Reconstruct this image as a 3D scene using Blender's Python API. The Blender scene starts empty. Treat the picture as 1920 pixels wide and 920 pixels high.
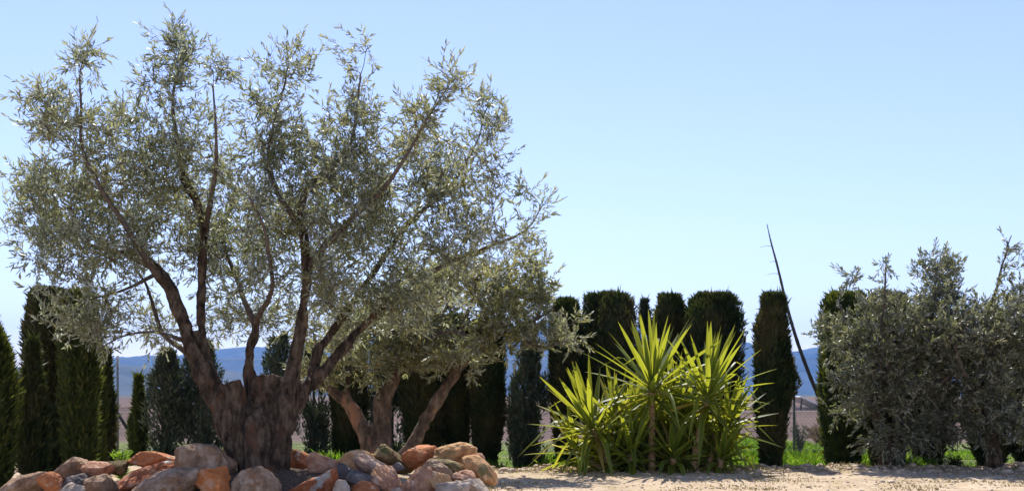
import bpy, math, random
import numpy as np
from math import radians, sin, cos, pi

scn = bpy.context.scene
COL = scn.collection
CAMH, F, HX, HY = 1.0, 2000.0, 960.0, 740.0

# ------------------------------------------------------------------ camera
cam_d = bpy.data.cameras.new('camera')
cam = bpy.data.objects.new('camera', cam_d)
COL.objects.link(cam)
cam.location = (0, 0, CAMH)
cam.rotation_euler = (radians(90), 0, 0)
cam_d.sensor_width = 36.0
cam_d.lens = 36.0 * F / 1920.0
cam_d.shift_y = 280.0 / 1920.0
cam_d.clip_start = 0.1
cam_d.clip_end = 60000
cam_d.dof.use_dof = True
cam_d.dof.focus_distance = 9.8
cam_d.dof.aperture_fstop = 5.6
scn.camera = cam

# ------------------------------------------------------------------ light
SUN_EL, SUN_AZ = 56.0, -10.0          # azimuth measured from +Y towards +X
world = bpy.data.worlds.new("World")
scn.world = world
world.use_nodes = True
wn = world.node_tree
bg = wn.nodes['Background']
sky = wn.nodes.new('ShaderNodeTexSky')
sky.sky_type = 'NISHITA'
sky.sun_disc = False
sky.sun_elevation = radians(SUN_EL)
sky.sun_rotation = radians(SUN_AZ)
sky.altitude = 300
sky.air_density = 1.0
sky.dust_density = 0.1
sky.ozone_density = 2.5
tint = wn.nodes.new('ShaderNodeMix')
tint.data_type = 'RGBA'; tint.blend_type = 'MULTIPLY'
tint.inputs[0].default_value = 1.0
tint.inputs[7].default_value = (1.05, .865, .92, 1)
wn.links.new(sky.outputs[0], tint.inputs[6])
wn.links.new(tint.outputs[2], bg.inputs[0])
bg.inputs[1].default_value = 0.12
sun_d = bpy.data.lights.new('sun', 'SUN')
sun_d.energy = 4.0
sun_d.angle = radians(0.53)
sun_d.color = (1.0, 0.95, 0.87)
sun = bpy.data.objects.new('sun', sun_d)
COL.objects.link(sun)
from mathutils import Vector
sdir = Vector((sin(radians(SUN_AZ)) * cos(radians(SUN_EL)), cos(radians(SUN_AZ)) * cos(radians(SUN_EL)), sin(radians(SUN_EL))))
sun.rotation_euler = sdir.to_track_quat('Z', 'Y').to_euler()
vs = scn.view_settings
vs.view_transform = 'Standard'
vs.look = 'None'
vs.gamma = 1.0
vs.exposure = 1.0
vs.use_curve_mapping = False

# ------------------------------------------------------------------ helpers
def at(px, py, Y):
    return np.array([(px - HX) / F * Y, Y, CAMH - (py - HY) / F * Y])

def hash3(ix, iy, iz, seed):
    n = (ix * 374761393 + iy * 668265263 + iz * 2147483647 + seed * 1274126177) & 0xFFFFFFFF
    n = ((n ^ (n >> 13)) * 1274126177) & 0xFFFFFFFF
    n = ((n ^ (n >> 16)) * 2246822519) & 0xFFFFFFFF
    return ((n ^ (n >> 15)) & 0xFFFFFF) / float(0xFFFFFF)

def vnoise(P, seed=0):
    P = np.asarray(P, dtype=float)
    I = np.floor(P).astype(np.int64)
    Fr = P - I
    U = Fr * Fr * (3 - 2 * Fr)
    out = 0
    for dx in (0, 1):
        wx = U[..., 0] if dx else 1 - U[..., 0]
        for dy in (0, 1):
            wy = U[..., 1] if dy else 1 - U[..., 1]
            for dz in (0, 1):
                wz = U[..., 2] if dz else 1 - U[..., 2]
                out = out + wx * wy * wz * hash3(I[..., 0] + dx, I[..., 1] + dy, I[..., 2] + dz, seed)
    return out * 2 - 1

def fbm(P, octs=4, seed=0, gain=0.5):
    P = np.asarray(P, dtype=float)
    a, s, r = 1.0, 1.0, 0
    for o in range(octs):
        r = r + a * vnoise(P * s + 17.3 * o, seed + o)
        a *= gain
        s *= 2.03
    return r

def mesh_np(name, V, faces_list, smooth=True):
    """faces_list: list of int arrays (n,k)"""
    me = bpy.data.meshes.new(name)
    V = np.asarray(V, dtype=np.float32)
    me.vertices.add(len(V))
    me.vertices.foreach_set('co', V.ravel())
    faces_list = [np.asarray(f, dtype=np.int32) for f in faces_list if len(f)]
    loops = np.concatenate([f.ravel() for f in faces_list])
    tot = np.concatenate([np.full(len(f), f.shape[1], dtype=np.int32) for f in faces_list])
    start = np.concatenate([[0], np.cumsum(tot)[:-1]]).astype(np.int32)
    me.loops.add(len(loops))
    me.loops.foreach_set('vertex_index', loops)
    me.polygons.add(len(tot))
    me.polygons.foreach_set('loop_start', start)
    me.polygons.foreach_set('loop_total', tot)
    me.update(calc_edges=True)
    if smooth:
        me.polygons.foreach_set('use_smooth', np.ones(len(tot), dtype=bool))
    me.validate()
    return me

def link(name, me, mat, parent=None, loc=None, label=None, cat=None, group=None, kind=None):
    o = bpy.data.objects.new(name, me)
    COL.objects.link(o)
    if mat is not None and me is not None:
        me.materials.clear()
        me.materials.append(mat)
    if parent is not None:
        o.parent = parent
    if loc is not None:
        o.location = loc
    if label: o['label'] = label
    if cat: o['category'] = cat
    if group: o['group'] = group
    if kind: o['kind'] = kind
    return o

def thing(name, label, cat, loc, group=None):
    return link(name, None, None, None, loc, label, cat, group)

def norm(v):
    v = np.asarray(v, dtype=float)
    return v / np.maximum(np.linalg.norm(v, axis=-1, keepdims=True), 1e-9)

class Tubes:
    """collects tapered tubes"""
    def __init__(self):
        self.V, self.Q, self.T, self.n = [], [], [], 0
    def add(self, P, R, sides=6, cap=True):
        P = np.asarray(P, dtype=float); R = np.asarray(R, dtype=float)
        n = len(P)
        if n < 2: return
        D = np.gradient(P, axis=0)
        D = norm(D)
        ref = np.array([0.31, 0.95, 0.05])
        A = norm(np.cross(D, ref)); B = np.cross(D, A)
        th = np.arange(sides) * 2 * pi / sides
        ring = P[:, None, :] + R[:, None, None] * (np.cos(th)[None, :, None] * A[:, None, :] + np.sin(th)[None, :, None] * B[:, None, :])
        self.V.append(ring.reshape(-1, 3))
        i = np.arange(n - 1)[:, None] * sides; j = np.arange(sides)[None, :]; j2 = (j + 1) % sides
        q = np.stack([i + j, i + j2, i + sides + j2, i + sides + j], axis=-1).reshape(-1, 4) + self.n
        self.Q.append(q)
        cnt = n * sides
        if cap:
            self.V.append(P[[0, -1]])
            c0, c1 = self.n + cnt, self.n + cnt + 1
            jj = np.arange(sides)
            self.T.append(np.stack([np.full(sides, c0), self.n + (jj + 1) % sides, self.n + jj], -1))
            b = self.n + (n - 1) * sides
            self.T.append(np.stack([np.full(sides, c1), b + jj, b + (jj + 1) % sides], -1))
            cnt += 2
        self.n += cnt
    def mesh(self, name):
        fl = [np.concatenate(self.Q)]
        if self.T: fl.append(np.concatenate(self.T))
        return mesh_np(name, np.concatenate(self.V), fl)

def scatter(template_V, template_F, O, D, N, S, W=None):
    """instances: origin O, direction D (template +y), normal N (template +z), length scale S, width scale W"""
    D = norm(D)
    X = norm(np.cross(D, N)); Z = np.cross(X, D)
    W = S if W is None else W
    tv = template_V
    V = (O[:, None, :] + tv[None, :, 0, None] * W[:, None, None] * X[:, None, :]
         + tv[None, :, 1, None] * S[:, None, None] * D[:, None, :]
         + tv[None, :, 2, None] * S[:, None, None] * Z[:, None, :])
    k = len(tv)
    base = (np.arange(len(O)) * k)[:, None, None]
    return V.reshape(-1, 3), [(np.asarray(f)[None] + base).reshape(-1, np.asarray(f).shape[1]) for f in template_F]

# leaf templates: along +y, unit length, unit width
LEAF_V = np.array([[0, 0, 0], [-.42, .3, .03], [0, .3, -.02], [.42, .3, .03], [-.4, .68, .0], [0, .68, -.05], [.4, .68, .0], [0, 1, -.12]])
LEAF_F = [np.array([[1, 4, 5, 2], [2, 5, 6, 3]]), np.array([[0, 1, 2], [0, 2, 3], [4, 7, 5], [5, 7, 6]])]
SPRAY_V = np.array([[0, 0, 0], [-.5, .4, .06], [.5, .4, -.06], [0, 1, .04]])
SPRAY_F = [np.array([[0, 2, 3, 1]])]

# ------------------------------------------------------------------ materials
def mat_new(name):
    m = bpy.data.materials.new(name)
    m.use_nodes = True
    nt = m.node_tree
    nt.nodes.clear()
    out = nt.nodes.new('ShaderNodeOutputMaterial')
    return m, nt, out

def nd(nt, typ, **kw):
    n = nt.nodes.new(typ)
    for k, v in kw.items():
        if k.startswith('i_'):
            n.inputs[k[2:].replace('_', ' ')].default_value = v
        else:
            setattr(n, k, v)
    return n

def ramp(nt, stops, fac=None):
    r = nt.nodes.new('ShaderNodeValToRGB')
    e = r.color_ramp.elements
    while len(e) < len(stops): e.new(0.5)
    for i, (p, c) in enumerate(stops):
        e[i].position = p
        e[i].color = (*c, 1)
    if fac is not None: nt.links.new(fac, r.inputs[0])
    return r

def noise(nt, scale, detail=4, rough=0.55, vec=None, dist=0.0):
    n = nd(nt, 'ShaderNodeTexNoise')
    n.inputs['Scale'].default_value = scale
    n.inputs['Detail'].default_value = detail
    n.inputs['Roughness'].default_value = rough
    n.inputs['Distortion'].default_value = dist
    if vec is not None: nt.links.new(vec, n.inputs['Vector'])
    return n

def mixc(nt, fac, a, b, mode='MIX'):
    m = nt.nodes.new('ShaderNodeMix')
    m.data_type = 'RGBA'
    m.blend_type = mode
    for s, v in ((m.inputs[0], fac), (m.inputs[6], a), (m.inputs[7], b)):
        if isinstance(v, (int, float)): s.default_value = v
        elif isinstance(v, tuple): s.default_value = (*v, 1)
        else: nt.links.new(v, s)
    return m.outputs[2]

def leaf_mat(name, stops, back=None, trans=0.35, tcol=(.2, .25, .05), rough=.45, spec=.5, patch=None):
    m, nt, out = mat_new(name)
    L = nt.links.new
    geo = nd(nt, 'ShaderNodeNewGeometry')
    r = ramp(nt, stops, geo.outputs['Random Per Island'])
    c = r.outputs[0]
    if patch:   # broad colour variation through the plant
        n = noise(nt, patch[0], 2, .5, geo.outputs['Position'])
        rr = ramp(nt, [(.42, (0, 0, 0)), (.62, (1, 1, 1))], n.outputs[0])
        c = mixc(nt, rr.outputs[0], c, mixc(nt, .6, c, patch[1]))
    if back:
        c = mixc(nt, geo.outputs['Backfacing'], c, back)
    p = nd(nt, 'ShaderNodeBsdfPrincipled')
    L(c, p.inputs['Base Color'])
    p.inputs['Roughness'].default_value = rough
    p.inputs['Specular IOR Level'].default_value = spec
    t = nd(nt, 'ShaderNodeBsdfTranslucent')
    L(mixc(nt, .5, c, tcol), t.inputs[0])
    ms = nd(nt, 'ShaderNodeMixShader')
    ms.inputs[0].default_value = trans
    L(p.outputs[0], ms.inputs[1]); L(t.outputs[0], ms.inputs[2])
    L(ms.outputs[0], out.inputs[0])
    return m

M_OLIVE = leaf_mat('olive_leaf', [(0, (.07, .085, .045)), (.5, (.125, .145, .075)), (.8, (.20, .21, .12)), (1, (.30, .27, .15))],
                   back=(.35, .37, .30), trans=.46, tcol=(.44, .47, .18), rough=.4, spec=.7, patch=(1.1, (.26, .22, .08)))
M_OLIVE2 = leaf_mat('olive_leaf_yellowish', [(0, (.07, .09, .035)), (.5, (.12, .14, .06)), (.8, (.19, .19, .09)), (1, (.30, .26, .11))],
                    back=(.33, .34, .25), trans=.48, tcol=(.46, .46, .14), rough=.4, spec=.5, patch=(1.3, (.28, .22, .06)))
M_OLIVE3 = leaf_mat('olive_leaf_dark', [(0, (.05, .065, .03)), (.6, (.10, .115, .06)), (.85, (.17, .18, .11)), (1, (.24, .21, .11))],
                    back=(.25, .245, .18), trans=.36, tcol=(.34, .36, .11), rough=.36, spec=.6)
M_CYP = leaf_mat('cypress_leaf', [(0, (.014, .028, .009)), (.6, (.025, .045, .012)), (.92, (.05, .07, .016)), (1, (.10, .075, .035))],
                 trans=.25, tcol=(.11, .13, .015), rough=.6, spec=.25, patch=(1.9, (.11, .085, .035)))
M_CYPL = leaf_mat('cypress_leaf_light', [(0, (.025, .045, .012)), (.6, (.05, .075, .016)), (.9, (.10, .115, .022)), (1, (.14, .11, .045))],
                  trans=.32, tcol=(.22, .24, .015), rough=.6, spec=.25)
M_CYPG = leaf_mat('cypress_leaf_greyish', [(0, (.03, .045, .025)), (.6, (.05, .07, .04)), (.9, (.09, .11, .07)), (1, (.13, .11, .07))],
                  trans=.2, tcol=(.10, .12, .04), rough=.5, spec=.4)
M_GRASS = leaf_mat('green_grass', [(0, (.06, .13, .015)), (.5, (.11, .21, .02)), (.85, (.19, .28, .035)), (1, (.32, .30, .10))],
                   trans=.55, tcol=(.35, .60, .02), rough=.45, spec=.4)
M_DRY = leaf_mat('dry_grass', [(0, (.16, .12, .06)), (1, (.42, .34, .17))], trans=.35, tcol=(.4, .34, .15), rough=.7, spec=.2)
M_BROWN = leaf_mat('dry_brown_leaf', [(0, (.08, .055, .03)), (1, (.24, .16, .08))], trans=.3, tcol=(.25, .17, .06), rough=.7, spec=.2)

def yucca_mat():
    m, nt, out = mat_new('yucca_leaf')
    L = nt.links.new
    geo = nd(nt, 'ShaderNodeNewGeometry')
    r = ramp(nt, [(0, (.02, .065, .012)), (.5, (.05, .12, .015)), (.85, (.13, .19, .02)), (.9, (.30, .30, .05)), (.94, (.36, .26, .09)), (1, (.42, .28, .12))], geo.outputs['Random Per Island'])
    uv = nd(nt, 'ShaderNodeUVMap')
    sep = nd(nt, 'ShaderNodeSeparateXYZ')
    L(uv.outputs[0], sep.inputs[0])
    # paler green-yellow margin of the blade and faint veins along it
    mg = ramp(nt, [(0, (1, 1, 1)), (.10, (.5, .5, .5)), (.2, (0, 0, 0)), (.8, (0, 0, 0)), (.9, (.5, .5, .5)), (1, (1, 1, 1))], sep.outputs[0])
    c = mixc(nt, mg.outputs[0], r.outputs[0], (.34, .38, .06))
    tipm = ramp(nt, [(.93, (0, 0, 0)), (1, (1, 1, 1))], sep.outputs[1])
    c = mixc(nt, tipm.outputs[0], c, (.22, .11, .03))
    p = nd(nt, 'ShaderNodeBsdfPrincipled')
    L(c, p.inputs['Base Color'])
    p.inputs['Roughness'].default_value = .42
    p.inputs['Specular IOR Level'].default_value = .45
    t = nd(nt, 'ShaderNodeBsdfTranslucent')
    L(mixc(nt, .55, c, (.60, .58, .03)), t.inputs[0])
    ms = nd(nt, 'ShaderNodeMixShader'); ms.inputs[0].default_value = .56
    L(p.outputs[0], ms.inputs[1]); L(t.outputs[0], ms.inputs[2])
    L(ms.outputs[0], out.inputs[0])
    return m
M_YUCCA = yucca_mat()

def rough_mat(name, stops, scale, bump=.4, bscale=None, stretch=(1, 1, 1), rough=.85, spec=.25, extra=None, dist=0.02):
    m, nt, out = mat_new(name)
    L = nt.links.new
    geo = nd(nt, 'ShaderNodeNewGeometry')
    mp = nd(nt, 'ShaderNodeMapping')
    mp.inputs['Scale'].default_value = stretch
    L(geo.outputs['Position'], mp.inputs[0])
    n = noise(nt, scale, 7, .62, mp.outputs[0], .4)
    r = ramp(nt, stops, n.outputs[0])
    c = r.outputs[0]
    if extra:
        n3 = noise(nt, extra[0], 4, .6, mp.outputs[0], .3)
        r3 = ramp(nt, [(extra[2], (0, 0, 0)), (extra[2] + .07, (1, 1, 1))], n3.outputs[0])
        c = mixc(nt, r3.outputs[0], c, extra[1])
    p = nd(nt, 'ShaderNodeBsdfPrincipled')
    L(c, p.inputs['Base Color'])
    p.inputs['Roughness'].default_value = rough
    p.inputs['Specular IOR Level'].default_value = spec
    n2 = noise(nt, bscale or scale * 4, 8, .65, mp.outputs[0])
    b = nd(nt, 'ShaderNodeBump')
    b.inputs['Strength'].default_value = bump
    b.inputs['Distance'].default_value = dist
    L(n2.outputs[0], b.inputs['Height'])
    L(b.outputs[0], p.inputs['Normal'])
    L(p.outputs[0], out.inputs[0])
    return m

M_BARK = rough_mat('olive_bark', [(.34, (.016, .011, .007)), (.47, (.07, .047, .030)), (.64, (.19, .138, .092))], 16, 1.0, 60, (1, 1, .4), extra=(5, (.15, .075, .04), .57), dist=.045)
M_BARK2 = rough_mat('olive_bark_reddish', [(.3, (.03, .02, .013)), (.5, (.10, .066, .043)), (.7, (.23, .165, .11))], 14, .9, 30, (1, 1, .4), extra=(5, (.28, .14, .08), .55), dist=.03)
M_TWIG = rough_mat('olive_twig', [(.3, (.06, .045, .035)), (.7, (.16, .125, .10))], 20, .4)
M_CBARK = rough_mat('cypress_bark', [(.3, (.05, .04, .03)), (.7, (.15, .12, .09))], 15, .5, 40, (1, 1, .2))
M_YBARK = rough_mat('yucca_bark', [(.3, (.20, .12, .07)), (.7, (.50, .35, .20))], 12, .8, 30, (.6, .6, 3))
M_POLE = rough_mat('dry_stalk', [(.3, (.06, .05, .042)), (.7, (.15, .125, .10))], 14, .5, 40, (1, 1, .2))
M_METAL = rough_mat('galvanised_metal', [(.3, (.12, .12, .12)), (.7, (.22, .22, .22))], 12, .2, rough=.5, spec=.5)
M_RUST = rough_mat('dark_painted_post', [(.3, (.02, .02, .022)), (.7, (.05, .045, .04))], 12, .2)

RM = {
 'orange': rough_mat('orange_rock', [(.3, (.20, .065, .025)), (.5, (.42, .15, .055)), (.72, (.52, .27, .13))], 9, .8, 28, extra=(7, (.46, .36, .27), .6), dist=.025),
 'bright': rough_mat('bright_orange_rock', [(.3, (.34, .10, .03)), (.5, (.54, .18, .05)), (.72, (.58, .34, .20))], 7, .6, 28, dist=.02),
 'tan': rough_mat('tan_rock', [(.3, (.26, .13, .055)), (.5, (.48, .27, .12)), (.72, (.58, .43, .29))], 8, .8, 26, extra=(6, (.17, .14, .06), .6), dist=.025),
 'pink': rough_mat('pinkish_rock', [(.3, (.22, .10, .06)), (.5, (.42, .22, .13)), (.72, (.56, .40, .29))], 9, .8, 28, extra=(7, (.50, .27, .14), .57), dist=.025),
 'grey': rough_mat('grey_brown_rock', [(.3, (.13, .08, .045)), (.5, (.32, .205, .125)), (.72, (.55, .42, .31))], 10, .9, 30, extra=(6, (.30, .16, .08), .56), dist=.03),
 'lilac': rough_mat('lilac_grey_rock', [(.3, (.18, .105, .08)), (.5, (.33, .22, .165)), (.72, (.50, .38, .30))], 9, .7, 30, extra=(6, (.42, .24, .15), .6), dist=.025),
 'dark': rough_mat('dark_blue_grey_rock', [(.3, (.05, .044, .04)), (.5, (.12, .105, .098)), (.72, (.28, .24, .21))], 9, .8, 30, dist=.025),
 'moss': rough_mat('mossy_brown_rock', [(.3, (.06, .045, .02)), (.5, (.17, .12, .05)), (.72, (.36, .25, .13))], 8, .8, 30, extra=(6, (.10, .10, .03), .52), dist=.025),
 'white': rough_mat('pale_rock', [(.3, (.28, .20, .135)), (.5, (.44, .34, .25)), (.72, (.60, .50, .40))], 10, .7, 30, extra=(6, (.45, .33, .24), .6), dist=.025),
 'rust': rough_mat('rusty_rock', [(.3, (.14, .05, .025)), (.5, (.34, .11, .04)), (.72, (.48, .29, .2))], 8, .9, 26, extra=(5, (.42, .40, .36), .57), dist=.03),
}

# ------------------------------------------------------------------ ground
TREE = at(485, 740, 10.0)          # x of main olive
def ground_h(X, Y):
    P = np.stack([X, Y, np.zeros_like(X)], -1)
    h = np.zeros_like(X)
    near = np.clip((17.0 - Y) / 2.5, 0, 1) * np.clip((Y - 2) / 3, 0, 1)
    h += near * (.012 * fbm(P * np.array([2.2, 2.2, 1]), 5, 3) + .010 * fbm(P * 9, 3, 8))
    # low ridge of thrown-up earth along the yard's far edge
    rut = np.exp(-((Y - 12.35 - .12 * np.sin(X * .5)) / .10) ** 2) + np.exp(-((Y - 13.25 - .12 * np.sin(X * .5)) / .10) ** 2)
    h -= near * .022 * rut
    edge = 14.35 + .25 * fbm(P * np.array([.35, 0, 0]) + 5, 2, 21)
    b = np.exp(-((Y - edge) / .33) ** 2)
    h += b * (.018 + .03 * fbm(P * np.array([1.6, 1.6, 1]), 5, 33)) * np.clip((13 - np.abs(X)) / 3, 0, 1)
    h += b * .022 * np.abs(fbm(P * 7, 3, 41)) * np.clip((13 - np.abs(X)) / 3, 0, 1)
    h -= .13 * np.clip((Y - 14.45) / .9, 0, 1) ** .8
    # mound of soil under the rocks and the old olive
    dx = (X - TREE[0]) / 2.15; dy = (Y - 10.15) / 1.15
    r = np.sqrt(dx * dx + dy * dy)
    m = np.clip(1.15 - r, 0, 1)
    h += .30 * m * m * (3 - 2 * m)
    # behind: slightly lower field with furrows
    f = np.clip((Y - 26) / 6, 0, 1) * np.clip((500 - Y) / 100, 0, 1)
    h += f * (.10 * np.sin(Y * 2 * pi / 2.2 + X * .01) + .12 * fbm(P * .25, 3, 55))
    # broad banks between plots, seen edge-on as bands
    f2 = np.clip((Y - 40) / 20, 0, 1) * np.clip((1500 - Y) / 300, 0, 1)
    h += f2 * .45 * np.clip(np.sin(np.log(np.maximum(Y, 1)) * 19 + .002 * X), .55, 1) - f2 * .25
    return h

def axis(segs):
    a = [np.arange(s, e, st) for s, e, st in segs]
    return np.concatenate(a)
gx_ = axis([(-8.4, 8.4, .05)])
ext = 8.4 * np.geomspace(1, 1700, 70)
gx = np.concatenate([-ext[::-1], gx_[1:], ext])
gy = np.concatenate([axis([(-60, 6, 3), (6, 17, .05), (17, 30, .25), (30, 80, .5)]), 80 * np.geomspace(1, 180, 260)])
X, Yg = np.meshgrid(gx, gy)
Z = ground_h(X, Yg)
nx, ny = len(gx), len(gy)
i = np.arange(ny - 1)[:, None] * nx; j = np.arange(nx - 1)[None]
Q = np.stack([i + j, i + j + 1, i + nx + j + 1, i + nx + j], -1).reshape(-1, 4)

def ground_mat():
    m, nt, out = mat_new('ground_soil')
    L = nt.links.new
    geo = nd(nt, 'ShaderNodeNewGeometry')
    pos = geo.outputs['Position']
    sep = nd(nt, 'ShaderNodeSeparateXYZ'); L(pos, sep.inputs[0])
    n1 = noise(nt, 1.4, 8, .62, pos, .3)
    sand = ramp(nt, [(.3, (.27, .20, .135)), (.5, (.42, .325, .215)), (.7, (.54, .44, .315))], n1.outputs[0]).outputs[0]
    n2 = noise(nt, 22, 6, .7, pos)
    sand = mixc(nt, .35, sand, ramp(nt, [(.35, (.12, .09, .06)), (.5, (.5, .38, .26)), (.68, (.66, .56, .44))], n2.outputs[0]).outputs[0])
    # low dry stubble patches
    n3 = noise(nt, 3.1, 5, .6, pos)
    sand = mixc(nt, ramp(nt, [(.56, (0, 0, 0)), (.66, (.55, .55, .55))], n3.outputs[0]).outputs[0], sand, (.30, .25, .10))
    # weedy earth under the hedge
    n4 = noise(nt, 2.0, 6, .65, pos)
    weed = ramp(nt, [(.35, (.06, .05, .03)), (.5, (.10, .13, .03)), (.7, (.22, .20, .09))], n4.outputs[0]).outputs[0]
    # tilled plots: bands running across the view
    mp = nd(nt, 'ShaderNodeMapping'); mp.inputs['Scale'].default_value = (.006, .11, 1); L(pos, mp.inputs[0])
    n5 = noise(nt, 1.0, 5, .7, mp.outputs[0], .1)
    soil = ramp(nt, [(.35, (.07, .048, .042)), (.45, (.15, .10, .088)), (.55, (.085, .062, .055)), (.65, (.26, .185, .165))], n5.outputs[0]).outputs[0]
    n6 = noise(nt, .02, 5, .65, pos)
    far = ramp(nt, [(.4, (.06, .075, .045)), (.55, (.11, .10, .07)), (.7, (.20, .15, .12))], n6.outputs[0]).outputs[0]
    def mask(a, b, wob):
        nn = noise(nt, .9, 3, .5, pos)
        ad = nd(nt, 'ShaderNodeMath', operation='MULTIPLY_ADD'); L(nn.outputs[0], ad.inputs[0]); ad.inputs[1].default_value = wob; L(sep.outputs[1], ad.inputs[2])
        mr = nd(nt, 'ShaderNodeMapRange'); L(ad.outputs[0], mr.inputs[0])
        mr.inputs[1].default_value = a; mr.inputs[2].default_value = b
        return mr.outputs[0]
    # dark soil and leaf litter on the mound round the old olive
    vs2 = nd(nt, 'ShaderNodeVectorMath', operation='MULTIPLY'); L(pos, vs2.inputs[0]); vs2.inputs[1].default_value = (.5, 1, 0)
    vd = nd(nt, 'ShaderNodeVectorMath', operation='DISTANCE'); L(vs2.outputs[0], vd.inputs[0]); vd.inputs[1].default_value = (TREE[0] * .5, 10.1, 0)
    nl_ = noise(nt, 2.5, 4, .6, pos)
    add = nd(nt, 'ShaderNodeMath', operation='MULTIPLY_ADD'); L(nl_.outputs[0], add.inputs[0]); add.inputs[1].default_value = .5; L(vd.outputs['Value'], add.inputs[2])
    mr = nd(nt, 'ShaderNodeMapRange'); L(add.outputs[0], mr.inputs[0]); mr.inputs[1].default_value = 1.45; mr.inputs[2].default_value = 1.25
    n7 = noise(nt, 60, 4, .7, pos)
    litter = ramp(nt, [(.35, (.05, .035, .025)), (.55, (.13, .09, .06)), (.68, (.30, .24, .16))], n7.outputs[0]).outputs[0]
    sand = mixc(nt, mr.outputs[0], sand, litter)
    c = mixc(nt, mask(15.0, 15.5, .8), sand, weed)
    c = mixc(nt, mask(25.5, 27.5, 1.5), c, soil)
    c = mixc(nt, mask(350, 700, 50), c, far)
    p = nd(nt, 'ShaderNodeBsdfPrincipled')
    L(c, p.inputs['Base Color'])
    p.inputs['Roughness'].default_value = .95
    p.inputs['Specular IOR Level'].default_value = .1
    nb = noise(nt, 45, 6, .7, pos)
    b = nd(nt, 'ShaderNodeBump'); b.inputs['Strength'].default_value = .7; b.inputs['Distance'].default_value = .015
    L(nb.outputs[0], b.inputs['Height']); L(b.outputs[0], p.inputs['Normal'])
    L(p.outputs[0], out.inputs[0])
    return m
g = link('ground', mesh_np('ground', np.stack([X, Yg, Z], -1).reshape(-1, 3), [Q]), ground_mat(), kind='structure')

def gz(x, y):
    return float(ground_h(np.array([x], float), np.array([y], float))[0])

# ------------------------------------------------------------------ mountains
def mountain(name, pts, Y0, depth, seed, mat, amp):
    px = np.array([p[0] for p in pts], float); py = np.array([p[1] for p in pts], float)
    xs = np.linspace((px[0] - HX) / F * Y0, (px[-1] - HX) / F * Y0, 420)
    hs = np.interp(xs, (px - HX) / F * Y0, CAMH - (py - HY) / F * Y0)
    vs_ = np.linspace(-1, 1, 60)
    Xm, Vm = np.meshgrid(xs, vs_)
    prof = np.clip(1 - np.abs(Vm) ** 1.3, 0, 1)
    P = np.stack([Xm / Y0 * 22, Vm * 3, np.zeros_like(Xm)], -1)
    ridge = 1 - np.abs(fbm(P, 5, seed))
    H = hs[None] * prof
    Zm = H * (1 + amp * (ridge - .75) * np.clip(np.abs(Vm) * 4, .25, 1)) - 4
    Ym = Y0 + Vm * depth + 0 * Xm
    n, m_ = len(vs_), len(xs)
    i = np.arange(n - 1)[:, None] * m_; j = np.arange(m_ - 1)[None]
    Q = np.stack([i + j, i + j + 1, i + m_ + j + 1, i + m_ + j], -1).reshape(-1, 4)
    return link(name, mesh_np(name, np.stack([Xm, Ym, Zm], -1).reshape(-1, 3), [Q]), mat, kind='structure')
M_MT = rough_mat('mountain_scrub', [(.35, (.022, .035, .03)), (.55, (.045, .055, .048)), (.75, (.10, .09, .08))], .012, .3, .05, dist=5)
mountain('mountains', [(-900, 720), (-400, 700), (0, 690), (200, 672), (270, 664), (330, 668), (400, 655), (480, 648), (600, 640), (750, 622), (900, 606), (1000, 600), (1100, 600),
                       (1200, 608), (1300, 620), (1385, 636), (1420, 650), (1490, 658), (1530, 650), (1600, 642), (1800, 655), (2300, 690), (3000, 715)], 5200, 1200, 5, M_MT, .35)
mountain('hills', [(-1400, 738), (-900, 700), (-300, 690), (100, 682), (220, 676), (300, 682), (420, 690), (560, 715), (760, 738)], 2600, 600, 9, M_MT, .4)

# ------------------------------------------------------------------ rocks
def rock(spec, k):
    x0, y0, x1, y1, Y, tone, tilt, facet, label = spec
    facet *= .92
    rng = np.random.default_rng(100 + k)
    import bmesh
    bm = bmesh.new()
    bmesh.ops.create_icosphere(bm, subdivisions=5, radius=1)
    V = np.array([v.co[:] for v in bm.verts]); Fc = np.array([[v.index for v in f.verts] for f in bm.faces])
    bm.free()
    n = rng.normal(size=(13, 3)); n = norm(n)
    d = rng.uniform(.62, .95, 13) * facet + (1 - facet) * rng.uniform(.88, 1.0, 13)
    dots = V @ n.T
    rad = d[None] / np.maximum(dots, .05)
    kk = 7 + 16 * facet
    r = -np.log(np.exp(-kk * np.minimum(rad, 3)).sum(1)) / kk
    r = r * facet + (1 - facet) * 1.0 * (0.5 * r + .5) 
    fb = min(1.0, facet / .3); r = r * fb + (1 - fb)
    P = V * r[:, None]
    asp = np.array([1.0, rng.uniform(.7, .95), 1.0])
    o = rng.uniform(0, 50, 3)
    P = P * (1 + .085 * fbm(P * 1.7 + o, 5, k)[:, None] + .034 * fbm(P * 7 + o, 4, k + 7)[:, None])
    # crumbly ledges
    P = P * (1 - .05 * np.clip(np.abs(vnoise(P * 3.1 + o, k + 3)) - .35, 0, 1)[:, None])
    w = (x1 - x0) / F * Y; h = (y1 - y0) / F * Y
    w *= 1.14; h *= 1.06
    a = radians(tilt)
    if tilt:
        # elongate along the tilted axis before fitting
        P[:, 2] *= .45
        c, s = cos(a), sin(a)
        Px = P[:, 0] * c - P[:, 2] * s; Pz = P[:, 0] * s + P[:, 2] * c
        P[:, 0], P[:, 2] = Px, Pz
    mn, mx = P.min(0), P.max(0)
    P = (P - (mn + mx) / 2) / (mx - mn)
    dep = max(min((w + h) * .5 * rng.uniform(.85, 1.1), .5), .12)
    P = P * np.array([w, dep, h])
    c0 = at((x0 + x1) / 2, (y0 + y1) / 2, Y)
    return link('rock', mesh_np('rock', P, [Fc]), RM[tone], None, c0, label, 'rock', 'rocks piled in a ring around the old olive')

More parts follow.
